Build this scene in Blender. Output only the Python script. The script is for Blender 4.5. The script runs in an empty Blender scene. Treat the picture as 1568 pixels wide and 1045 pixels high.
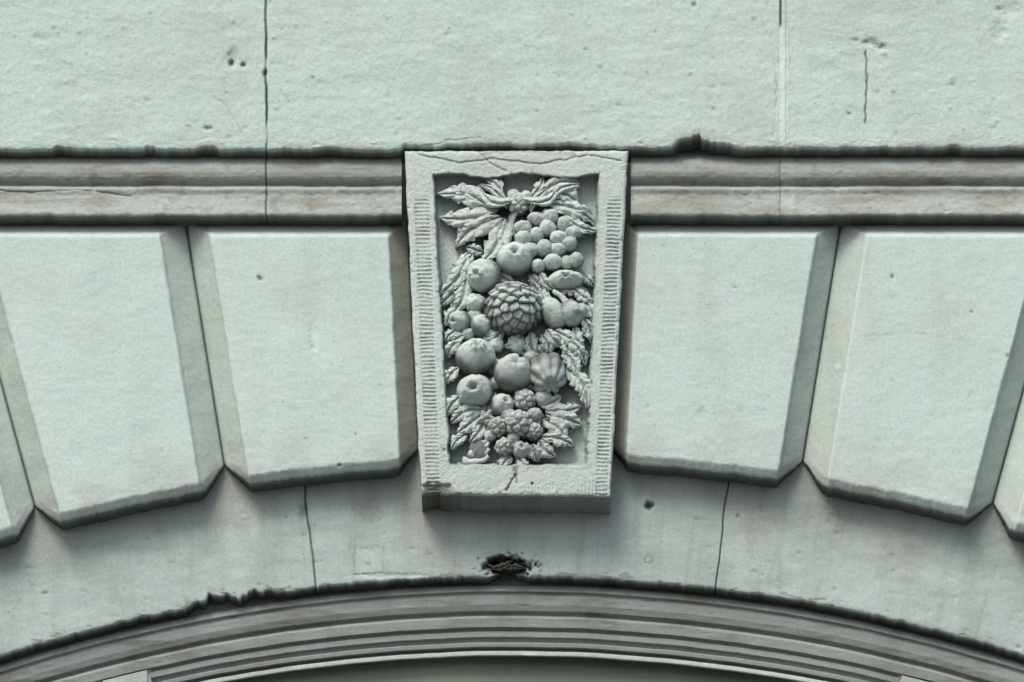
import bpy, math, numpy as np
from mathutils import Vector
PI=math.pi
# ------------------------------------------------------------------ camera model (metres)
TH=math.radians(27.0); D=18.0; W=3.14; Z0=9.8
SP=W/1568.0/D
S=W/1568.0
CAM=np.array([0.0,-D*math.cos(TH),Z0-D*math.sin(TH)])
def F(u,v,d):
    """survey coordinates (u right, v down, 2 mm units, d = metres proud of the archivolt) -> world"""
    u=np.asarray(u,float); v=np.asarray(v,float); d=np.asarray(d,float)
    u,v,d=np.broadcast_arrays(u,v,d)
    a=(u-784.0)*SP; b=(522.5-v)*SP
    dy=math.cos(TH)-math.sin(TH)*b; dz=math.sin(TH)+math.cos(TH)*b
    t=(-d-CAM[1])/dy
    return np.stack([t*a,-d,CAM[2]+t*dz],-1)
# ------------------------------------------------------------------ noise
def _h(ix,iy,seed):
    h=(ix*374761393+iy*668265263+seed*144269504)&0xffffffff
    h=((h^(h>>13))*1274126177)&0xffffffff
    h=(h^(h>>16))&0xffffffff
    return h/4294967295.0
def vn(x,y,seed=0):
    x=np.asarray(x,float);y=np.asarray(y,float);x,y=np.broadcast_arrays(x,y)
    ix=np.floor(x).astype(np.int64);iy=np.floor(y).astype(np.int64)
    fx=x-ix;fy=y-iy;fx=fx*fx*(3-2*fx);fy=fy*fy*(3-2*fy)
    ix=ix+5000;iy=iy+5000
    a=_h(ix,iy,seed);b=_h(ix+1,iy,seed);c=_h(ix,iy+1,seed);e=_h(ix+1,iy+1,seed)
    return ((a*(1-fx)+b*fx)*(1-fy)+(c*(1-fx)+e*fx)*fy)*2-1
def fbm(x,y,seed=0,o=4):
    r=0;am=1;t=0
    x=np.asarray(x,float);y=np.asarray(y,float)
    for i in range(o):
        r=r+am*vn(x*2**i,y*2**i,seed+i*17);t+=am;am*=.5
    return r/t
def sst(a,b,x):
    t=np.clip((x-a)/(b-a),0,1);return t*t*(3-2*t)
def polydist(u,v,pts):
    best=np.full(np.broadcast(u,v).shape,1e9)
    for (x0,y0),(x1,y1) in zip(pts[:-1],pts[1:]):
        dx,dy=x1-x0,y1-y0;L=dx*dx+dy*dy+1e-9
        t=np.clip(((u-x0)*dx+(v-y0)*dy)/L,0,1)
        best=np.minimum(best,np.hypot(u-x0-t*dx,v-y0-t*dy))
    return best
# ------------------------------------------------------------------ materials
def mat_stone(name,base,dirt_shade,grain=1.0,speck=0.0,rough=.85,stain=.5):
    m=bpy.data.materials.new(name);m.use_nodes=True
    nt=m.node_tree;N=nt.nodes;L=nt.links
    bs=N['Principled BSDF'];bs.inputs['Roughness'].default_value=rough
    bs.inputs['Specular IOR Level'].default_value=.25
    tc=N.new('ShaderNodeTexCoord')
    def noise(sc,det=4,ro=.55,scale=None):
        n=N.new('ShaderNodeTexNoise');n.inputs['Scale'].default_value=sc;n.inputs['Detail'].default_value=det;n.inputs['Roughness'].default_value=ro
        if scale:
            mp=N.new('ShaderNodeMapping');mp.inputs['Scale'].default_value=scale
            L.new(tc.outputs['Object'],mp.inputs['Vector']);L.new(mp.outputs[0],n.inputs['Vector'])
        else: L.new(tc.outputs['Object'],n.inputs['Vector'])
        return n.outputs['Fac']
    def ramp(f,a,b,ca=0,cb=1):
        r=N.new('ShaderNodeMapRange');r.inputs['From Min'].default_value=a;r.inputs['From Max'].default_value=b
        r.inputs['To Min'].default_value=ca;r.inputs['To Max'].default_value=cb
        L.new(f,r.inputs['Value']);return r.outputs[0]
    def mix(f,a,b,bt='MIX'):
        x=N.new('ShaderNodeMix');x.data_type='RGBA';x.blend_type=bt
        if isinstance(f,float): x.inputs['Factor'].default_value=f
        else: L.new(f,x.inputs['Factor'])
        for i,c in ((6,a),(7,b)):
            if isinstance(c,tuple): x.inputs[i].default_value=(*c,1)
            else: L.new(c,x.inputs[i])
        return x.outputs[2]
    def math_(op,a,b):
        x=N.new('ShaderNodeMath');x.operation=op
        for i,c in ((0,a),(1,b)):
            if isinstance(c,(int,float)): x.inputs[i].default_value=c
            else: L.new(c,x.inputs[i])
        return x.outputs[0]
    big=ramp(noise(1.7,5,.6),.4,.68)
    streak=ramp(noise(1.0,4,.6,(9,9,.9)),.48,.75)
    f1=math_('MULTIPLY',math_('ADD',big,streak),stain*.55)
    col=mix(f1,base,dirt_shade)
    warm=ramp(noise(3.1,5,.65),.54,.72,0,.6*stain)
    col=mix(warm,col,(dirt_shade[0]*1.12,dirt_shade[1]*.92,dirt_shade[2]*.90))
    fine=ramp(noise(95,4,.75),.3,.7,.85,1.09)
    col=mix(1.0,col,fine,'MULTIPLY')
    blot=ramp(noise(14,5,.75),.62,.74,0,.35*stain)
    col=mix(blot,col,(dirt_shade[0]*.62,dirt_shade[1]*.60,dirt_shade[2]*.58))
    if speck:
        sp=ramp(noise(150,3,.75),.56,.66,0,speck)
        col=mix(sp,col,(.82,.86,.83))
        sd=ramp(noise(60,4,.75,(1,1,1.4)),.40,.27,0,speck)
        col=mix(sd,col,(dirt_shade[0]*.40,dirt_shade[1]*.40,dirt_shade[2]*.37))
    vo=N.new('ShaderNodeTexVoronoi');vo.inputs['Scale'].default_value=34;L.new(tc.outputs['Object'],vo.inputs['Vector'])
    gate=ramp(noise(9,2,.5),.54,.62)
    pit=math_('MULTIPLY',ramp(vo.outputs['Distance'],.045,.10,1,0),gate)
    col=mix(math_('MULTIPLY',pit,.6),col,(.06,.06,.05))
    at=N.new('ShaderNodeAttribute');at.attribute_name='tint'
    col=mix(1.0,col,at.outputs['Color'],'MULTIPLY')
    L.new(col,bs.inputs['Base Color'])
    h=math_('ADD',math_('MULTIPLY',noise(50,4,.7,(.7,1,1.25)),.7),math_('MULTIPLY',noise(240,2,.7),.6))
    h=math_('SUBTRACT',h,math_('MULTIPLY',pit,.5))
    bp=N.new('ShaderNodeBump');bp.inputs['Strength'].default_value=.6*grain;bp.inputs['Distance'].default_value=.004
    L.new(h,bp.inputs['Height']);L.new(bp.outputs[0],bs.inputs['Normal'])
    return m
M_wall=mat_stone('painted_stucco',(.615,.745,.685),(.48,.57,.52),.9)
M_vou=mat_stone('painted_voussoir',(.615,.745,.69),(.48,.57,.53),.5,stain=.55)
M_mld=mat_stone('painted_moulding',(.41,.46,.42),(.29,.32,.285),.6,stain=.85)
M_fas=mat_stone('painted_archivolt',(.52,.625,.58),(.35,.42,.385),.6,stain=1.1)
M_key=mat_stone('weathered_keystone',(.60,.69,.645),(.40,.45,.42),1.0,.5)
M_rel=mat_stone('weathered_carving',(.61,.70,.655),(.36,.415,.385),1.3,.5)
M_frm=mat_stone('painted_window_frame',(.36,.41,.375),(.25,.28,.25),.3,rough=.6,stain=.9)
def simple(name,col,rough,met=0):
    m=bpy.data.materials.new(name);m.use_nodes=True;b=m.node_tree.nodes['Principled BSDF']
    n=m.node_tree.nodes.new('ShaderNodeTexNoise');n.inputs['Scale'].default_value=2.5;n.inputs['Detail'].default_value=5
    r=m.node_tree.nodes.new('ShaderNodeValToRGB')
    r.color_ramp.elements[0].position=.35;r.color_ramp.elements[1].position=.7
    r.color_ramp.elements[0].color=(*[c*.75 for c in col],1);r.color_ramp.elements[1].color=(*[c*1.2 for c in col],1)
    tc=m.node_tree.nodes.new('ShaderNodeTexCoord')
    m.node_tree.links.new(tc.outputs['Object'],n.inputs['Vector'])
    m.node_tree.links.new(n.outputs['Fac'],r.inputs[0]);m.node_tree.links.new(r.outputs[0],b.inputs['Base Color'])
    b.inputs['Roughness'].default_value=rough;b.inputs['Metallic'].default_value=met
    return m
M_gls=simple('dusty_window_glass',(.19,.235,.175),.45)
M_gnd=simple('paving',(.10,.10,.095),.9)
M_bck=simple('building_mass_render',(.40,.46,.43),.9)
# ------------------------------------------------------------------ mesh helpers
def empty(name,loc=(0,0,0)):
    e=bpy.data.objects.new(name,None);bpy.context.collection.objects.link(e);e.empty_display_size=.2;return e
facade=empty('stone_facade');keystone=empty('carved_keystone');window=empty('arched_window')
def tri_arrays(P,wrap=False):
    R,C=P.shape[:2]
    idx=np.arange(R*C).reshape(R,C)
    if wrap: idx=np.concatenate([idx,idx[:,:1]],1)
    return np.stack([idx[:-1,:-1],idx[1:,:-1],idx[1:,1:],idx[:-1,1:]],-1).reshape(-1,4)
def build(name,parts,mat,parent):
    """parts: list of (P, tint(R,C,3) or float, wrap)"""
    vs=[];fs=[];ts=[];o=0
    for P,t,w in parts:
        R,C=P.shape[:2]
        fs.append(tri_arrays(P,w)+o);vs.append(P.reshape(-1,3));o+=R*C
        t=np.asarray(t,float)
        if t.ndim==0: t=np.full((R,C,3),float(t))
        if t.ndim==2: t=np.repeat(t[...,None],3,-1)
        ts.append(t.reshape(-1,3))
    V=np.concatenate(vs);Q=np.concatenate(fs);T=np.concatenate(ts)
    me=bpy.data.meshes.new(name)
    me.vertices.add(len(V));me.vertices.foreach_set('co',V.ravel())
    me.loops.add(Q.size);me.loops.foreach_set('vertex_index',Q.ravel().astype(np.int32))
    me.polygons.add(len(Q));me.polygons.foreach_set('loop_start',np.arange(0,Q.size,4,dtype=np.int32))
    me.polygons.foreach_set('loop_total',np.full(len(Q),4,dtype=np.int32))
    me.polygons.foreach_set('use_smooth',np.ones(len(Q),bool))
    me.update(calc_edges=True);me.validate()
    ca=me.color_attributes.new('tint','FLOAT_COLOR','POINT')
    ca.data.foreach_set('color',np.concatenate([T,np.ones((len(T),1))],1).ravel())
    me.materials.append(mat)
    ob=bpy.data.objects.new(name,me);bpy.context.collection.objects.link(ob)
    ob.parent=parent
    return ob
def under(P,T,dback,dirt_shade=.8):  # turns the lower edge back; tint darkened to paint shade on the underside
    last=P[-1];rows=[];tr=[]
    for k in (.03,.12,.45,1.0):
        q=last.copy();q[:,1]=last[:,1]*(1-k)+(-dback)*k
        rows.append(q);tr.append(T[-1]*(1-(1-dirt_shade)*min(1,k*6)))
    return np.concatenate([P,np.stack(rows)]),np.concatenate([T,np.stack(tr)])
def axis(a,b,step,fine=(),fs=.7,fr=6):
    x=list(np.arange(a,b+step,step))
    for c in fine: x+=list(np.arange(c-fr,c+fr,fs))
    return np.unique(np.round(np.array(x),3))
def T3(t): return np.repeat(np.asarray(t)[...,None],3,-1)
# ------------------------------------------------------------------ upper wall
xs=axis(-170,1740,2.4,(408,1195,1210,1326))
def wall_bottom(x):
    b=np.where(x<790,231.5,228.5)+1.8*fbm(x/22,0*x,3)+1.3*fbm(x/5,0*x,5)
    for c,w,h in ((318,16,4),(505,20,3),(1066,8,9),(1062,24,11),(1100,22,7),(1355,8,3),(1462,10,4),(1040,12,5),(95,14,3),(230,9,4)):
        b=b-h*np.exp(-((x-c)/w)**4)*(1+.15*vn(x/3,0*x,8))
    inn=sst(612,622,x)*(1-sst(960,968,x))
    kt=227+4*fbm(x/30,0*x,12)+2*fbm(x/6,0*x,13)-4*np.exp(-((x-790)/110)**4)
    return b*(1-inn)+kt*inn
bx=wall_bottom(xs)
tt=np.concatenate([np.linspace(0,.95,135),np.linspace(.955,1,16)])
v=-170+(bx[None]+170)*tt[:,None];u=np.broadcast_to(xs[None],v.shape)
h=.130+.0022*fbm(u/70,v/22,21)+.0008*fbm(u/14,v/7,22,3)+.0008*vn(u/3.2,v/3,23)
h=h-.002*(u<408)-.003*(u>1203)
j1=408+1.8*fbm(v/30,0*v,31);j2=1195+1.2*fbm(v/30,0*v,32)
g1=np.exp(-((u-j1)/1.6)**2)*(.75+.5*vn(v/14,0*v,33));h=h-.014*g1
T=T3(np.ones_like(u));T=T*(1-.72*g1[...,None])
g2=np.exp(-((u-j2)/1.5)**2)*(1-sst(35,48,v));h=h-.012*g2;T=T*(1-.75*g2[...,None])
st=np.exp(-((u-1201)/6.5)**6)*sst(42,50,v);h=h+.0012*st;T=T*(1+.18*st[...,None])
e=(np.exp(-((u-1193)/.8)**2)*.7+np.exp(-((u-1210)/.8)**2)*.4)*sst(42,50,v)*np.clip(.6+vn(v/18,u/200,34),0,1);h=h-.0015*e;T=T*(1-.28*e[...,None])
def pit(h,T,u,v,x,y,rx,ry,dep,dark=.4):
    r=np.hypot((u-x)/rx,(v-y)/ry)*(1+.35*vn(u/4,v/4,int(x)))
    g=np.exp(-r**4);h=h-dep*g;T=T*(1-dark*g[...,None]);return h,T
def crack(h,T,u,v,pts,w=1.3,dep=.006,dark=.5):
    n=3*fbm(u/12,v/12,int(pts[0][0]));dd=polydist(u+n,v+n,pts);g=np.exp(-(dd/w)**2)
    return h-dep*g,T*(1-dark*g[...,None]*np.array([.8,1,1]))
for p in ((357,88,9,13,.006,.12),(355,97,4,5,.012,.6),(373,100,4,3.5,.012,.6),(406,113,4,5,.012,.5),(1336,66,12,6,.006,.1),(1350,73,9,3,.008,.3),(1300,175,4,2,.005,.25),(1530,48,12,14,.005,.08),(1545,15,20,8,.004,.06),(60,60,10,5,.003,.05),(318,197,6,2.5,.006,.4),(1062,8,4,4,.006,.4)):
    h,T=pit(h,T,u,v,*p)
rgn=np.random.default_rng(11)
for _ in range(170):
    x,y=rgn.uniform(-100,1700),rgn.uniform(-60,222);r=rgn.uniform(1.0,2.8)
    h,T=pit(h,T,u,v,x,y,r*rgn.uniform(1,2),r,.003*rgn.choice([-1,1]),rgn.uniform(-.05,.3))
h,T=crack(h,T,u,v,[(1326,80),(1328,140),(1325,188)],1.5,.007,.5)
h,T=crack(h,T,u,v,[(1300,60),(1360,72)],1.0,.004,.3)
h,T=crack(h,T,u,v,[(330,150),(345,160),(372,205)],1.0,.003,.2)
h,T=crack(h,T,u,v,[(350,85),(362,70)],1.0,.003,.3)
h,T=crack(h,T,u,v,[(845,40),(820,60),(870,48)],1.0,.002,.15)
h,T=crack(h,T,u,v,[(640,226),(690,216),(735,210)],1.0,.002,.2)
h,T=crack(h,T,u,v,[(1186,90),(1190,150),(1184,210)],1.0,.003,.2)
dm=np.exp(-np.abs(v-(bx[None]-2))/9)*sst(0,.5,fbm(u/30,v/10,41)+.2)
T=T*(1-.25*dm[...,None]*np.array([.8,1.0,1.1]))
sp=sst(.15,.55,fbm(u/120,v/90,43));T=T*(1-.07*sp[...,None]*np.array([.8,1,1.1]))
fl=sst(.45,.6,fbm(u/16,v/6,45,3));h=h+.0006*fl;T=T*(1+.05*fl[...,None])
h=h-.010*np.exp(-(bx[None]-v)/2.2)
P=F(u,v,h);P,T=under(P,T,.03,.35)
build('upper_wall',[(P,T,False)],M_wall,facade)
# ------------------------------------------------------------------ cornice moulding
prof=[(230,.030),(237,.052),(241,.072),(245,.085),(250,.095),(256,.102),(264,.104),(271,.101),(277,.094),(281,.084),(283,.077),(285,.074),(286.5,.086),(288,.0995),(291,.1005),(298,.096),(305,.0955),(315,.097),(324,.099),(328,.099),(330,.096)]
pv=np.array([p[0] for p in prof],float);pd=np.array([p[1] for p in prof])
vv=np.concatenate([np.arange(230,330,1.5),[330]]);dd=np.interp(vv,pv,pd)
dd=np.convolve(np.pad(dd,1,'edge'),[.2,.6,.2],'valid')
for nm,a,b in (('cornice_moulding_left',-170,615.5),('cornice_moulding_right',966,1740)):
    xs=axis(a,b,2.5,[c for c in (408,1195,1218) if a<c<b])
    xs=xs[xs<=b]
    u,v=np.meshgrid(xs,vv)
    v=v+1.2*fbm(u/60,0*u,51)+((v-320)>0)*1.0*fbm(u/8,0*u,52)
    h=dd[:,None]+.0014*fbm(u/50,v/12,53)+.0008*vn(u/5,v/4,54)
    ch=sst(.40,.65,fbm(u/16,0*u,57,3))*np.exp(-np.abs(v-289)/3);h=h-.008*ch
    T=T3(np.ones_like(u))
    for c,dk in ((408,.6),(1195,.3)):
        g=np.exp(-((u-c-1.2*vn(v/12,0*v,5))/1.4)**2);h=h-.008*dk*g;T=T*(1-dk*g[...,None])
    s=np.exp(-((u-1207)/11)**6);T=T*(1+.18*s[...,None]);h=h+.001*s
    T=T*(1-.26*sst(.0,.6,fbm(u/80,v/14,55))[...,None]*np.array([.7,1,1.15]))
    T=T*(1-.20*sst(.25,.5,fbm(u/14,v/8,59))[...,None])
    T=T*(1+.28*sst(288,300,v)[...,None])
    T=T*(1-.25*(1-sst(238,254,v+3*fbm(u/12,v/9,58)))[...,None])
    h,T=pit(h,T,u,v,1066,246,16,10,-.006,.0)
    h,T=crack(h,T,u,v,[(0,292),(40,295),(120,291),(200,300)],1.2,.003,.3)
    for _ in range(30):
        x=rgn.uniform(-100,1700);y=rgn.uniform(250,326);h,T=pit(h,T,u,v,x,y,rgn.uniform(1.5,6),rgn.uniform(1,2),.002,rgn.uniform(-.2,.3))
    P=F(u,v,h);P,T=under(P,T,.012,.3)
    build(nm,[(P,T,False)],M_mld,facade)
# ------------------------------------------------------------------ voussoirs
CX,CY=786.0,3480.0
angs=[.0515,.1585,.2646,.3710]
for side,sg in (('left',-1),('right',1)):
    rb0=2769 if sg<0 else 2776
    for k in range(3):
        a0,a1=angs[k],angs[k+1]
        aa=np.linspace(a0,a1,150)
        if sg<0: aa=aa[::-1]
        s0=(aa-a0)*2790;s1=(a1-aa)*2790
        nz=1.8*fbm(aa*2790/18,0*aa,60+k)+1.0*fbm(aa*2790/4,0*aa,66+k+sg)
        nb=np.maximum(np.clip(1-s0/36,0,1),np.clip(1-s1/(30),0,1))
        rb=rb0+nz+33*nb
        if k==0: rb=rb0+nz+np.maximum(28*np.clip(1-s0/34,0,1),33*np.clip(1-s1/34,0,1))
        rt=(CY-334)/np.cos(aa)
        tt=np.concatenate([np.linspace(0,.93,150),np.linspace(.935,1,24)])
        r=rt[None]+(rb-rt)[None]*tt[:,None]
        A=np.broadcast_to(aa[None],r.shape)
        u=CX+sg*r*np.sin(A);v=CY-r*np.cos(A)
        wb=1.2*fbm(u/40,v/25,160+k)
        e0=(A-a0)*r+wb;e1=(a1-A)*r-wb;et=v-344
        def rp(e,w):
            return np.clip((e-3)/w,0,1)
        step=lambda e,w: .82*rp(e,w)+.18*sst(w+2,w+5,e)
        sm=np.minimum(step(e0,38 if k else 26),step(e1,30))
        H=np.minimum(sm,np.clip(.08+et/20,0,1))
        h=.020+.064*H
        ebt=r-rb[None]
        h=h-.012*(1-sst(0,15,ebt))*H
        h=h-.005*np.exp(-ebt/1.5)
        h=h-.014*np.exp(-((e0-wb)/1.6)**2)-.014*np.exp(-((e1+wb)/1.6)**2)
        h=h+.0024*fbm(u/90,v/70,70+k+sg)+.0007*fbm(u/16,v/9,75+k,3)+.0003*vn(u/3,v/3,7)
        T=T3(np.ones_like(u))
        cr=np.exp(-((e0-wb)/1.8)**2)+np.exp(-((e1+wb)/1.8)**2);T=T*(1-.65*np.clip(cr,0,1)[...,None])
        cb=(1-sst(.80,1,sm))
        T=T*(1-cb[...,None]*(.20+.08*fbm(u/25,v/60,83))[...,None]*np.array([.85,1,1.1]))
        if k==0:
            cc=1-sst(24,32,e0+2*fbm(u/14,v/30,85));T=T*(1-cc[...,None]*np.array([.30,.36,.42]))  # shade beside the keystone, painted into the chamfer tint
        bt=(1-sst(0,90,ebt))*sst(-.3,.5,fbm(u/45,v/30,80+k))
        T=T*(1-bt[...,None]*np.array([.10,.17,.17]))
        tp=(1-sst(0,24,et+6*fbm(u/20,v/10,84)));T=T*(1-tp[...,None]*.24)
        for p in ((398,427,4,4,.006,.6),(480,520,7,20,.003,-.06),(480,533,4,6,.003,.1),(520,713,4,3,.004,.5),(1367,424,3,3,.005,.5),(1488,478,2.5,2.5,.004,.5),(1282,562,5,5,-.003,-.2),(1543,545,2.5,2.5,.004,.5),(1125,440,5,1.3,.002,.2),(118,690,12,16,.002,.05),(468,672,1.5,1.5,.003,.5),(545,665,2,2,.003,.5),(1075,632,8,8,.002,.06)):
            h,T=pit(h,T,u,v,*p)
        for _ in range(25):
            h,T=pit(h,T,u,v,rgn.uniform(u.min(),u.max()),rgn.uniform(350,730),rgn.uniform(1,1.8),rgn.uniform(1,2),.002,rgn.uniform(.0,.4))
        if sg>0 and k==1: h,T=crack(h,T,u,v,[(1320,515),(1400,510),(1490,524)],.9,.001,.14)
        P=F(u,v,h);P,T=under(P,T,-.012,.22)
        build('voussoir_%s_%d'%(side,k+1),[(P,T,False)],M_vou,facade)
# ------------------------------------------------------------------ recessed archivolt
aa=np.unique(np.round(np.concatenate([np.arange(-.36,.36,2.2/2650)]+[np.arange(c-.002,c+.002,.00025) for c in (-.1165,.1195)]),6))
xc=CX+2600*np.sin(aa)
rb=2596+1.8*fbm(xc/30,0*xc,90)+1.5*fbm(xc/6,0*xc,91)
rb=rb+ (9+5*vn(xc/7,0*xc,94))*np.exp(-((xc-322)/26)**4)+ (4+5*vn(xc/6,0*xc,95))*np.exp(-((xc-380)/44)**4)
rb=rb+4*np.clip(fbm(xc/14,0*xc,96),0,1)*(xc>380)*(xc<720)+5*np.exp(-((xc-780)/28)**4)
tt=np.concatenate([np.linspace(0,.93,95),np.linspace(.94,1,12)])
r=2838+(rb[None]-2838)*tt[:,None];A=np.broadcast_to(aa[None],r.shape)
u=CX+r*np.sin(A);v=CY-r*np.cos(A)
h=0+.0022*fbm(u/60,v/30,92)+.0008*fbm(u/12,v/8,93)
T=T3(np.ones_like(u))
for c,w in ((-.1165,1.4),(.1195,1.1)):
    g=np.exp(-(((A-c)*r-1.3*vn(v/22,0*v,9))/w)**2);h=h-.008*g;T=T*(1-.6*g[...,None])
sq=np.maximum(np.abs(u-565)/22,np.abs(v-859-(u-565)*-.05)/20)
g=np.exp(-((sq-1)/.04)**2);h=h-.002*g;T=T*(1-.3*g[...,None]);T=T*(1+.05*(sq<1)[...,None])
for p in ((563,785,19,17,.002,.18),(465,783,6,14,.006,.3),(993,775,6,6,.02,.75),(779,868,31,13,.055,.9),(1130,790,3,3,.004,.5),(1215,865,10,4,.001,-.15),(600,882,60,4,.003,-.15),(755,862,10,8,.03,.6)):
    h,T=pit(h,T,u,v,*p)
for _ in range(110):
    x=rgn.uniform(-60,1640);y=CY-math.sqrt(2660**2-(x-CX)**2)+rgn.uniform(-70,60)
    h,T=pit(h,T,u,v,x,y,rgn.uniform(1,6),rgn.uniform(1,2.5),.002,rgn.uniform(-.15,.35))
rg=np.exp(-((np.hypot(u-993,v-857)-6)/1.3)**2);h=h-.002*rg;T=T*(1-.35*rg[...,None])
# paint flaking off along the arris: shallow steps with bare grey stone below
lip=r-rb[None]
fk=sst(.0,.06,fbm(u/20,v/9,97,4)-.06-lip/26*1.0)*(lip<40);h=h-.0015*fk;T=T*(1-.25*fk[...,None]*np.array([.8,1,1.05]))
rim=np.exp(-((fbm(u/20,v/9,97,4)-.06-lip/26)/.03)**2)*(lip<40);T=T*(1+.14*rim[...,None])
run=sst(.1,.6,fbm(A*2650/9,r/90,101,3));T=T*(1-.10*run[...,None]*np.array([.8,1,1.1]))
grime_shade=sst(60,190,lip+50*fbm(u/70,v/30,98));T=T*(1-.30*grime_shade[...,None]*np.array([.9,1,1.05]))  # mottled grime, with recess shade painted in, darker towards the top
h=h-.006*np.exp(-lip/2)
P=F(u,v,h);P,T=under(P,T,-.07,.25)
build('archivolt',[(P,T,False)],M_fas,facade)
# ------------------------------------------------------------------ window frame
prof=[(880,-.060),(895,-.056),(898,-.040),(903,-.033),(906,-.033),(909,-.042),(916,-.040),(926,-.041),(936,-.048),(939,-.060),(942,-.064),(944,-.056),(947,-.052),(961,-.056),(963,-.066),(966,-.072),(968,-.064),(976,-.065),(979,-.076),(983,-.079),(985,-.072),(991,-.074),(993,-.088),(996,-.089),(998,-.080),(1003,-.081),(1005,-.083),(1006,-.12)]
pv=np.array([p[0] for p in prof],float);pd=np.array([p[1] for p in prof])
vv=np.arange(880,1007,1.0);dd=np.interp(vv,pv,pd)
def arcgrid(vv,a0,a1,n):
    aa=np.linspace(a0,a1,n);r=(CY-vv)[:,None]+0*aa[None];A=np.broadcast_to(aa[None],r.shape)
    r=r+.9*fbm(A*2600/60,r/500,110)
    return CX+r*np.sin(A),CY-r*np.cos(A),A
parts=[]
s=vv<=964
u,v,A=arcgrid(vv[s],-.36,.36,420)
h=dd[s][:,None]+.0010*fbm(u/60,v/10,111)
T=T3(np.ones_like(u)*1.0);T=T*(1-.30*sst(.0,.6,fbm(u/70,v/12,112))[...,None]*np.array([.8,1,1.15]))
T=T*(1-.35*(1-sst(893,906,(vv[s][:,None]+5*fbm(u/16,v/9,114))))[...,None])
for _ in range(70):
    x=rgn.uniform(-60,1640);y=CY-math.sqrt(2550**2-(x-CX)**2)+rgn.uniform(-25,30)
    h,T=pit(h,T,u,v,x,y,rgn.uniform(1.5,8),rgn.uniform(1,1.8),.001,rgn.uniform(-.35,.35))
parts.append((F(u,v,h),T,False))
s=vv>=964
a_l,a_r=-math.asin((CX-232)/2500),math.asin((1374-CX)/2500)
u,v,A=arcgrid(vv[s],a_l,a_r,360)
h=dd[s][:,None]+.0005*fbm(u/60,v/10,113)
T=np.ones_like(u);vr=vv[s][:,None]
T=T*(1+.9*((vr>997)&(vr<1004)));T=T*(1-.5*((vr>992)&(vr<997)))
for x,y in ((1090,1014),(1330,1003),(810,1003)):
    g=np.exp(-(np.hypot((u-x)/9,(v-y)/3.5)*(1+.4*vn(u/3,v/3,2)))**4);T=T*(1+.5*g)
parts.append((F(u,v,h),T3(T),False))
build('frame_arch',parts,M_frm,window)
parts=[]
for x0,x1 in ((150,232),(1374,1452)):
    xs=np.arange(x0,x1+1,1.5);X=xs[None]
    top=CY-np.sqrt(2516**2-(xs-CX)**2)
    t=np.linspace(0,1,60)[:,None];v=top[None]-1+(1500-top[None])*t**1.6;u=np.broadcast_to(X,v.shape)
    e=np.minimum(u-x0,x1-u)
    h=-.056-.010*(e<7)-.004*np.exp(-e/1.5)
    P=F(u,v,h);Q=np.concatenate([P[:,:1],P,P[:,-1:]],1);Q[:,0,1]=.12;Q[:,-1,1]=.12
    parts.append((Q,1.5,False))
for x0,x1 in ((-170,150),(1452,1740)):
    xs=np.arange(x0,x1+1,3.);top=CY-np.sqrt(2516**2-(xs-CX)**2)
    t=np.linspace(0,1,30)[:,None];v=top[None]-1+(1500-top[None])*t;u=np.broadcast_to(xs[None],v.shape)
    parts.append((F(u,v,-.080+0*u),.9,False))
build('frame_jambs',parts,M_frm,window)
u,v=np.meshgrid(np.linspace(200,1400,60),np.linspace(985,1520,30))
build('glass',[(F(u,v,-.122+.001*fbm(u/200,v/200,3)),1.0,False)],M_gls,window)
# ------------------------------------------------------------------ keystone body
nu,nv=270,440
U,V=np.meshgrid(np.linspace(0,1,nu),np.linspace(0,1,nv))
def bil(a,b,c,d): return (a*(1-U)+b*U)*(1-V)+(d*(1-U)+c*U)*V
u=bil(620,962,935,645);v=bil(232,231,761,758)
edge=np.minimum(np.minimum(U,1-U)*315,np.minimum(V,1-V)*528)
wob=1.8*fbm(u/14,v/14,120)*np.exp(-edge/6)
u=u+wob*np.exp(-np.minimum(U,1-U)*315/4);v=v+wob*np.exp(-np.minimum(V,1-V)*528/4)
xl=664+(v-270)*25/445;xr=917-(v-270)*19/445
sd=np.minimum(np.minimum(u-xl,xr-u),np.minimum(v-(270+3*np.sin(u/19)),712-v))+2.8*fbm(u/14,v/14,121)
rec=sst(-1.5,4,sd)
h=.127-.055*rec+.0014*fbm(u/30,v/30,122)+.0006*vn(u/3.2,v/3.2,123)+.0006*vn(u/1.7,v/1.7,124)
dl=U*315;dr=(1-U)*315
band=sst(9,11,dl)*(1-sst(30,33,dl))*sst(300,310,v)+sst(5,7,dr)*(1-sst(24,27,dr))*sst(300,310,v)
stri=.5+.5*np.sin(2*PI*(v+1.0*vn(u/12,v/12,125))/6.0)
amp=np.clip(.85+.4*vn(u/18,v/20,129),0.2,1.2)
h=h-.0034*band*stri*amp*(1-rec)
b2=sst(735,740,v)*(1-rec)*sst(780,800,u);h=h-.0018*b2*(.5+.5*np.sin(2*PI*(u+vn(u/5,v/5,3))/5.5))*sst(0,.3,fbm(u/30,v/20,126)+.2)
h=h-.008*np.exp(-edge/1.6)-.006*sst(.2,.55,fbm(u/9,v/9,127))*np.exp(-edge/5)
h=h-.005*sst(.25,.5,fbm(u/8,v/8,128))*np.exp(-np.abs(sd)/4)*(1-rec)
T=T3(np.ones_like(u));T=T*(1-.30*(band*stri*amp*(1-rec))[...,None])
T=T*(1-.08*rec[...,None])
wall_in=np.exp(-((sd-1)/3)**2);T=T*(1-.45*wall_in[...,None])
gar=rec*(1-sst(.85,1.12,np.hypot((u-787)/98,(v-500)/212)+.18*fbm(u/14,v/14,131)));T=T*(1-.5*gar[...,None])  # dirt and painted shade on the panel round the garland
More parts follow.
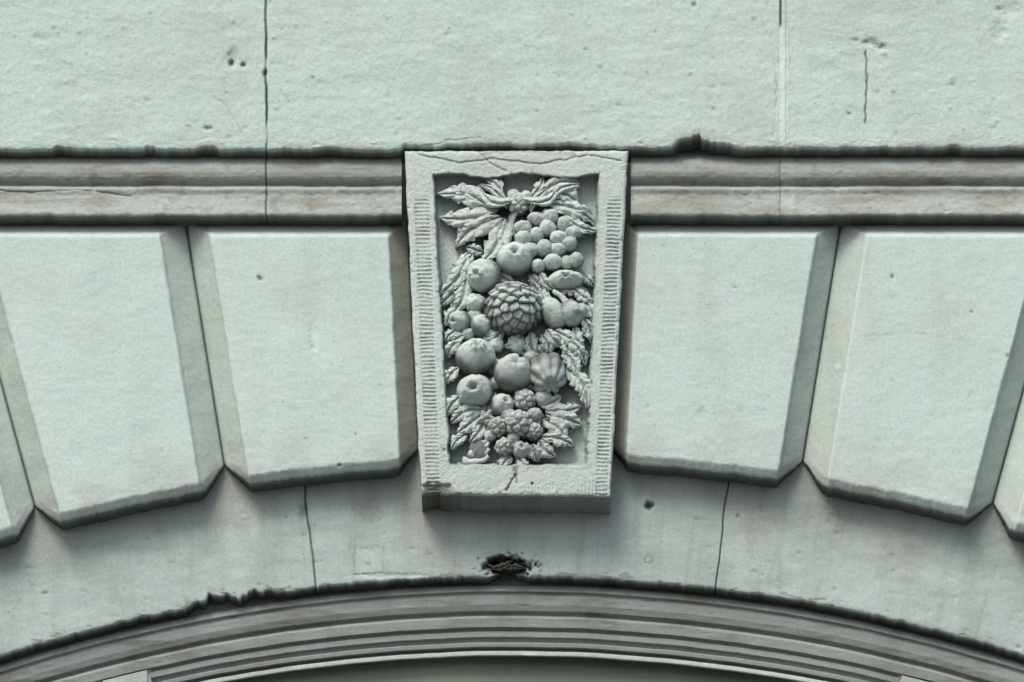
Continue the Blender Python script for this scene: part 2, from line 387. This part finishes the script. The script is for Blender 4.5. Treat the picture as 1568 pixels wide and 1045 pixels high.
foot=np.exp(-np.clip(712-v,0,99)/6)*rec;T=T*(1-.2*foot[...,None])
dirtb=sst(.0,.5,fbm(u/22,v/9,132)+.1)*np.exp(-np.abs(v-756)/7);T=T*(1-.30*dirtb[...,None])
brn=np.exp(-(np.hypot((u-668)/30,(v-753)/9)*(1+.4*vn(u/8,v/8,130)))**4);T=T*(1-brn[...,None]*np.array([.50,.55,.60]));h=h-.014*brn
h,T=crack(h,T,u,v,[(640,236),(700,250),(760,244),(830,252),(900,238),(950,246)],1.5,.004,.30)
h,T=crack(h,T,u,v,[(740,236),(800,232),(880,238)],4,.003,.3)
h,T=crack(h,T,u,v,[(735,234),(750,250),(775,262)],1.5,.004,.3)
h,T=crack(h,T,u,v,[(792,740),(790,728),(776,752)],1.5,.006,.6)
for p in ((815,741,3,3,.006,.7),(680,690,3,3,.004,.4),(790,722,4,9,.004,.5),(700,300,6,3,.003,.2)):
    h,T=pit(h,T,u,v,*p)
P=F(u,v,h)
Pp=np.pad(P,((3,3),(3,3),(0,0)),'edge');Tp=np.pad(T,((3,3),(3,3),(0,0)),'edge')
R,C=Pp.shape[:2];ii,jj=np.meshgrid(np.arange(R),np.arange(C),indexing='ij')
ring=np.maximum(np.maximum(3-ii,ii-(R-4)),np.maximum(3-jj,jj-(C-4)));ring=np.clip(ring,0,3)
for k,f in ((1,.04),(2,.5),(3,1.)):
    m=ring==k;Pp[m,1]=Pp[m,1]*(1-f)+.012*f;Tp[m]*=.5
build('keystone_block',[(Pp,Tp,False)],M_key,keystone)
# ------------------------------------------------------------------ carved relief
RP=[]
PD=.078;PB=.068
def erode(P,sd=0,a=.0016):
    Q=P.copy();x=P[...,0];z=P[...,2]
    Q[...,1]+=a*1.2*fbm(x*90,z*90+P[...,1]*60,200+sd)+a*.6*vn(x*260,z*260,210)
    Q[...,0]+=a*1.1*vn(x*110,z*110,220);Q[...,2]+=a*1.1*vn(x*110,z*110,230)
    return Q
def fruit(x,y,r,ry=None,rot=0,d=None,style='plain',tilt=(0,0),flat=1.0,n=(44,26),tint=1.0,seed=None):
    ry=ry or r;seed=seed if seed is not None else int(x*7+y)
    d=PD+.016+ .34*min(r,ry)*S if d is None else d
    tint=tint*(.94+.08*math.sin(seed*2.3))
    az=np.linspace(0,2*PI,n[0],endpoint=False);ph=np.linspace(0.001,PI*.98,n[1])
    AZ,PH=np.meshgrid(az,ph)
    cxx,cyy=np.cos(AZ)*np.sin(PH),np.sin(AZ)*np.sin(PH)
    q=1+.14*fbm(cxx*1.6+5,cyy*1.6+PH,seed)
    t=np.ones_like(AZ)*tint
    if style=='apple':
        q=q-.34*np.exp(-(PH/.20)**2)+.07*np.exp(-((PH-.36)/.13)**2)+.03*np.cos(5*AZ)*np.exp(-((PH-.25)/.15)**2)
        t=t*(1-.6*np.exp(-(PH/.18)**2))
    if style=='pome':
        q=q+.22*np.exp(-((PH-.28)/.10)**2)*(.7+.3*np.cos(6*AZ))-.2*np.exp(-(PH/.16)**2)
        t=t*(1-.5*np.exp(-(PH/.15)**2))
    if style=='melon':
        q=q-.17*np.abs(np.cos(AZ*4.5))**5*np.sin(PH)-.15*np.exp(-(PH/.2)**2)+.05*np.exp(-((PH-.4)/.1)**2)
        t=t*(1-.40*np.abs(np.cos(AZ*4.5))**8)
    if style=='split':
        q=q-.22*np.exp(-((AZ-1.2)/.2)**2)*np.sin(PH)-.24*np.exp(-(PH/.2)**2)+.04*np.exp(-((PH-.42)/.13)**2)
        t=t*(1-.4*np.exp(-((AZ-1.2)/.12)**2)*np.sin(PH))
    if style=='flower':
        q=q*(1+.20*np.cos(5*AZ+seed)*sst(.3,.8,PH))-.20*np.exp(-((PH-.45)/.12)**2)+.1*np.exp(-(PH/.25)**2)
        t=t*(1-.4*np.exp(-((PH-.45)/.10)**2))
    X=np.sin(PH)*np.cos(AZ);Y=np.sin(PH)*np.sin(AZ);Z=np.cos(PH)
    if style in('cone','berry'):
        N=100 if style=='cone' else 34
        i=np.arange(N)+.5;zz=1-2*i/N;rr=np.sqrt(1-zz*zz);aa=i*2.39996
        SX,SY,SZ=rr*np.cos(aa),rr*np.sin(aa),zz
        best=np.full(X.shape,-2.);sec=np.full(X.shape,-2.);by=np.zeros(X.shape)
        for sx,sy,sz in zip(SX,SY,SZ):
            dt=X*sx+Y*sy+Z*sz
            sec=np.maximum(sec,np.minimum(best,dt));by=np.where(dt>best,sy,by);best=np.maximum(best,dt)
        a1=np.arccos(np.clip(best,-1,1));a2=np.arccos(np.clip(sec,-1,1))
        gap=np.clip((a2-a1)/.12 if style=='cone' else (a2-a1)/.3,0,1)
        q=q-(.11 if style=='cone' else .2)*(1-gap**.6)
        if style=='cone': q=q+np.clip((by-Y)*.55,-.07,.09)
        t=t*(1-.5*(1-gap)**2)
    t=t*(1-.64*sst(1.0,1.55,PH))  # crevice dirt and shade painted into the tint towards the panel
    X,Y,Z=X*q,Y*q,Z*q
    tx,ty=tilt
    c,s=math.cos(tx),math.sin(tx);X,Z=X*c+Z*s,-X*s+Z*c
    c,s=math.cos(ty),math.sin(ty);Y,Z=Y*c+Z*s,-Y*s+Z*c
    X=X*r;Y=Y*ry;Z=Z*min(r,ry)*flat
    c,s=math.cos(rot),math.sin(rot);X,Y=X*c-Y*s,X*s+Y*c
    C0=F(x,y,d)
    P=np.stack([C0[0]+X*S,C0[1]-Z*S,C0[2]+Y*S],-1)
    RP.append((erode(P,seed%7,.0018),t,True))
def leaf(x0,y0,x1,y1,w,bend=0.,lobes=4,d0=None,d1=None,arch=.014,ser=.38,nt=52,nw=21,tint=1.0,pw=.75):
    sd=int(x0*3+y1)
    jit=.006*math.sin(sd*1.7)
    d0=PD+.026+jit if d0 is None else d0;d1=PD+.018-jit if d1 is None else d1
    t=np.linspace(0,1,nt)[:,None];s=np.linspace(-1,1,nw)[None]
    dx,dy=x1-x0,y1-y0;Ln=math.hypot(dx,dy);nx,ny=-dy/Ln,dx/Ln
    sb=bend*Ln
    cx=x0+dx*t+nx*sb*np.sin(PI*t);cy=y0+dy*t+ny*sb*np.sin(PI*t)
    base=np.sin(PI*np.clip(t,0,1)**pw)**.8*.93+.07*(1-t)
    ph=(sd%10)/10
    tw=t+.05*np.sin(7*t+sd)
    saw=(tw*lobes+np.where(s>0,ph,0))%1.0
    k=1-ser*saw**1.5+ser*.3
    wid=w*1.12*base*np.where(t<.97,k,.4)*(1+.22*vn(t*4,np.sign(s)*3.5,sd))
    sw=np.sign(s)*np.abs(s)**.9
    fwd=.10*Ln*np.abs(sw)*base
    X=cx+nx*sw*wid+dx/Ln*fwd*.9;Y=cy+ny*sw*wid+dy/Ln*fwd*.9
    vein=np.cos(2*PI*(tw*lobes-np.abs(s)*.9))
    h=d0+(d1-d0)*t+arch*np.sin(PI*t)+.009*(1-np.abs(s)**2)-.009*np.exp(-(s/.17)**2)+.003*vein*np.abs(s)+.006*fbm(X/11,Y/11,sd)
    h=np.where(np.abs(s)>.97,PB-.004,h)
    h=np.broadcast_to(h,X.shape).copy();h[0]=PB-.004;h[-1]=PB-.004
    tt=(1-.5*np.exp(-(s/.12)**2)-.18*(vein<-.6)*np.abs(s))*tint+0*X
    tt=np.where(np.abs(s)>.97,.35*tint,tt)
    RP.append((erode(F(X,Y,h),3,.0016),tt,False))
def tube(pts,r,d=None,tint=1.,taper=.4,fl=1.0):
    d=PD+.02 if d is None else d
    pts=np.array(pts,float);n=len(pts)
    tq=np.linspace(0,n-1,n*9)
    X=np.interp(tq,np.arange(n),pts[:,0]);Y=np.interp(tq,np.arange(n),pts[:,1])
    for _ in range(5):
        X[1:-1]=(X[:-2]+2*X[1:-1]+X[2:])/4;Y[1:-1]=(Y[:-2]+2*Y[1:-1]+Y[2:])/4
    gx,gy=np.gradient(X),np.gradient(Y);L=np.hypot(gx,gy)+1e-6;nx,ny=-gy/L,gx/L
    al=np.linspace(0,2*PI,12,endpoint=False)
    rr=r*(1-taper*np.linspace(0,1,len(X))**2)[:,None]*(1+.15*vn(X/6,Y/6,4))[:,None]
    PX=X[:,None]+nx[:,None]*np.cos(al)[None]*rr;PY=Y[:,None]+ny[:,None]*np.cos(al)[None]*rr
    h=d+np.sin(al)[None]*rr*S*fl
    RP.append((erode(F(PX,PY,h),5,.0014),tint,True))
# low swell behind the garland
fruit(787,505,70,205,d=PB+.002,flat=.16,n=(120,80),tint=.30)  # dark tint paints shade into the gaps between fruits
# filler foliage between the fruits
for L in ((787,440,752,418,11,.1,3),(770,440,745,448,10,0,3),(828,452,812,428,9,0,3),(752,520,740,512,9,0,2),(812,530,836,548,12,0,3),(760,515,745,530,10,0,3),(787,515,812,545,12,.1,3),
          (752,575,758,545,9,0,3),(758,600,745,625,10,0,3),(815,600,800,585,9,0,3),(822,598,845,615,10,0,3),(752,610,745,650,10,.1,3),(812,640,835,640,12,0,3),(700,440,672,470,10,0,3),
          (850,440,900,445,11,0,4),(895,420,912,440,8,0,3),(740,386,712,378,10,0,3),(812,420,826,440,9,0,3)):
    leaf(*L,d0=PD+.016,d1=PD+.010,tint=.8)
# top foliage and stem knot
for L in ((764,322,668,298,16,.10,4),(757,316,704,279,11,-.1,4),(760,328,672,334,15,-.05,4),(768,332,697,380,18,.12,4),(772,332,737,404,18,-.1,4),(778,335,766,386,12,0,3),
          (822,303,890,280,14,-.15,4),(846,296,886,320,13,-.2,4),(836,312,914,346,13,-.12,4),(815,300,832,270,9,.1,3),(770,300,742,274,9,.15,3),(862,330,920,354,9,.1,3),(720,300,690,286,8,0,3),(880,320,905,322,8,0,3)):
    leaf(*L)
leaf(795,306,732,281,9,-.28,1,ser=0,d0=PD+.044,d1=PD+.03);leaf(735,281,776,322,7,-.15,1,ser=0,d0=PD+.03,d1=PD+.03)
leaf(798,306,858,277,8,.28,1,ser=0,d0=PD+.044,d1=PD+.03);leaf(888,284,846,306,8,.2,1,ser=0,d0=PD+.03,d1=PD+.03);leaf(842,286,812,326,6,.1,1,ser=0,d0=PD+.03,d1=PD+.03)
tube([(790,322),(782,340),(786,362)],6,PD+.02)
fruit(794,313,20,19,style='berry',flat=.7,d=PD+.028,n=(50,30))
fruit(786,299,10,9,d=PD+.03);fruit(806,301,9,9,d=PD+.03)
# grapes
rg=np.random.default_rng(3)
for x,y in ((803,352),(822,338),(842,333),(862,346),(819,361),(839,353),(857,364),(832,379),(851,384),(869,376),(813,383),(845,404),(866,402),(826,406),(880,398),(800,368),(878,360)):
    fruit(x+rg.uniform(-3,3),y+rg.uniform(-3,3),13.4+rg.uniform(-2,2),13+rg.uniform(-2,2),d=PD+.030+rg.uniform(-.008,.010),n=(26,16),tint=rg.uniform(.88,1.08))
fruit(787,398,28,27,style='apple',tilt=(.05,.15))
fruit(741,422,27,26,style='pome',tilt=(-.5,-.35))
leaf(716,386,671,452,13,-.12,6);leaf(712,415,683,488,14,-.15,7);leaf(724,390,700,430,12,.1,4)
fruit(866,430,29,16,style='pome',tilt=(0,0),rot=.05,flat=1.1)
leaf(826,418,852,446,9,.1,4);leaf(828,440,838,470,9,0,4);leaf(878,440,910,462,9,.1,4)
fruit(787,473,42,43,style='cone',tilt=(.1,.1),n=(180,100),flat=.85)
fruit(728,467,17,style='split',tilt=(-.3,.3));fruit(704,493,18,style='apple',tilt=(-.7,-.3));fruit(737,499,18,style='split',tilt=(.5,.5))
fruit(727,484,12);fruit(752,512,9);fruit(716,512,10)
leaf(704,470,682,500,9,.1,4);leaf(700,505,681,524,8,.1,3)
fruit(847,480,18,28,rot=.35,flat=1.0,style='plain');tube([(842,462),(836,452),(830,444)],6,PD+.034)
fruit(877,480,23,22,style='split',tilt=(.4,-.6));tube([(868,464),(858,452),(846,446)],5,PD+.034)
leaf(892,458,911,498,10,-.1,4);leaf(893,486,907,530,11,-.1,4);leaf(880,500,893,534,11,.1,4)
for L in ((812,508,822,548,11,.1,4),(836,505,858,532,11,0,4),(850,506,890,523,10,.05,4),(802,512,772,532,11,-.1,4),(770,508,752,530,10,.1,4),(830,512,842,545,10,-.1,4),(862,512,874,548,11,0,4),(780,515,800,538,9,0,3),(712,512,690,530,9,.1,4)): leaf(*L)
fruit(728,548,30,28,style='pome',tilt=(.1,.35))
fruit(727,600,29,26,style='apple',tilt=(-.1,-.15))
fruit(786,573,29,32,style='split',tilt=(.25,.4))
fruit(838,573,30,34,style='melon',tilt=(.15,-.9))
fruit(760,530,12);fruit(792,530,13,style='split');fruit(758,588,10);fruit(812,548,10);fruit(758,558,9)
leaf(862,535,884,580,12,-.1,5);leaf(866,560,899,628,14,-.15,6);leaf(872,520,897,560,10,-.1,4)
leaf(704,520,684,550,10,.1,4);leaf(702,562,683,590,10,.1,4);leaf(706,606,683,640,11,.1,4);leaf(716,622,690,650,10,0,4)
# lower bunch: small round fruits and berries
DB=PD+.034
fruit(803,614,18,style='berry',flat=.9,n=(50,30),d=DB);fruit(769,622,18,style='apple',tilt=(.4,.2),d=DB);fruit(832,612,14,style='plain')
fruit(793,651,24,23,style='berry',flat=.95,n=(70,40),d=DB+.006);fruit(762,656,17,style='berry',n=(44,26),d=DB);fruit(818,662,15,style='berry',n=(44,26),d=DB)
fruit(772,686,16,style='berry',n=(44,26),d=DB);fruit(799,690,15,style='split',d=DB-.006);fruit(779,638,13,d=DB);fruit(745,642,13,style='flower',d=DB-.004)
fruit(818,636,12,d=DB-.004);fruit(750,668,10,d=DB-.008);fruit(786,672,10,d=DB)
for L in ((740,628,697,640,12,.1,3),(738,634,700,664,13,0,4),(742,640,718,678,12,-.1,4),
          (826,622,860,606,11,.1,3),(834,628,890,622,14,.1,4),(834,634,892,652,15,-.05,4),(832,642,868,674,15,-.1,4),
          (824,674,852,700,12,.1,4),(828,670,880,684,11,-.1,4),(814,680,824,708,11,0,4),(716,664,690,690,9,.1,3),(784,698,766,722,9,.1,3),(792,700,806,724,9,-.1,3)): leaf(*L)
for x,y,rx,r in ((741,672,8,4),(737,681,12,5),(733,691,16,6),(728,702,20,7)):
    tube([(x-rx,y+2),(x-rx*.6,y+5),(x,y+5),(x+rx*.7,y+2),(x+rx,y-4)],r*.76,PD+.030,taper=.3)
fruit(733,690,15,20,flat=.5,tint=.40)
tube([(700,712),(720,716),(742,710)],4,PD+.008);tube([(790,700),(793,718),(789,730)],3.5,PD+.008)
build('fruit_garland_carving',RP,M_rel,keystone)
# debris in the hole of the archivolt (old nest)
RP=[];PD=-.03;PB=-.03
leaf(752,872,785,858,6,.1,3,d0=-.01,d1=-.005);leaf(770,872,806,872,5,-.1,3,d0=-.01,d1=-.0)
tube([(748,866),(770,874),(800,876)],1.6,-.004)
build('old_nest_twigs',RP,simple('dark_twigs',(.07,.075,.06),.9),facade)
# ------------------------------------------------------------------ setting
def box(name,x0,x1,y0,y1,z0,z1,mat,parent):
    vs=[(x,y,z) for x in(x0,x1) for y in(y0,y1) for z in(z0,z1)]
    fs=[(0,1,3,2),(4,6,7,5),(0,4,5,1),(2,3,7,6),(0,2,6,4),(1,5,7,3)]
    me=bpy.data.meshes.new(name);me.from_pydata(vs,[],fs);me.update();me.materials.append(mat)
    o=bpy.data.objects.new(name,me);bpy.context.collection.objects.link(o);o.parent=parent;return o
box('building_mass',-6,6,.18,6,0,16,M_bck,facade)
gm=bpy.data.meshes.new('ground');g=400
gm.from_pydata([(-g,-g,0),(g,-g,0),(g,g,0),(-g,g,0)],[],[(0,1,2,3)]);gm.materials.append(M_gnd)
bpy.context.collection.objects.link(bpy.data.objects.new('ground',gm))
# ------------------------------------------------------------------ light
w=bpy.data.worlds.new('World');bpy.context.scene.world=w;w.use_nodes=True
nt=w.node_tree;bg=nt.nodes['Background'];sk=nt.nodes.new('ShaderNodeTexSky');sk.sky_type='NISHITA';sk.sun_disc=False
sd=Vector((-.34,-.64,1.0)).normalized()
sk.sun_elevation=math.asin(sd.z);sk.sun_rotation=math.atan2(sd.x,sd.y)
sk.dust_density=4.0;sk.air_density=1.0;sk.ozone_density=1.0
nt.links.new(sk.outputs[0],bg.inputs[0]);bg.inputs[1].default_value=.135
sl=bpy.data.lights.new('sun','SUN');sl.energy=2.2;sl.angle=math.radians(26);sl.color=(1,.965,.90)
so=bpy.data.objects.new('sun',sl);bpy.context.collection.objects.link(so);so.rotation_euler=(-sd).to_track_quat('-Z','Y').to_euler();so.location=(-5,-10,20)
cd=bpy.data.cameras.new('camera');co=bpy.data.objects.new('camera',cd);bpy.context.collection.objects.link(co)
cd.sensor_width=36;cd.lens=36*D/W;cd.clip_end=1000
co.location=CAM.tolist();co.rotation_euler=(math.radians(90)+TH,0,0)
sc=bpy.context.scene;sc.camera=co
sc.view_settings.view_transform='Standard';sc.view_settings.look='None';sc.view_settings.exposure=0
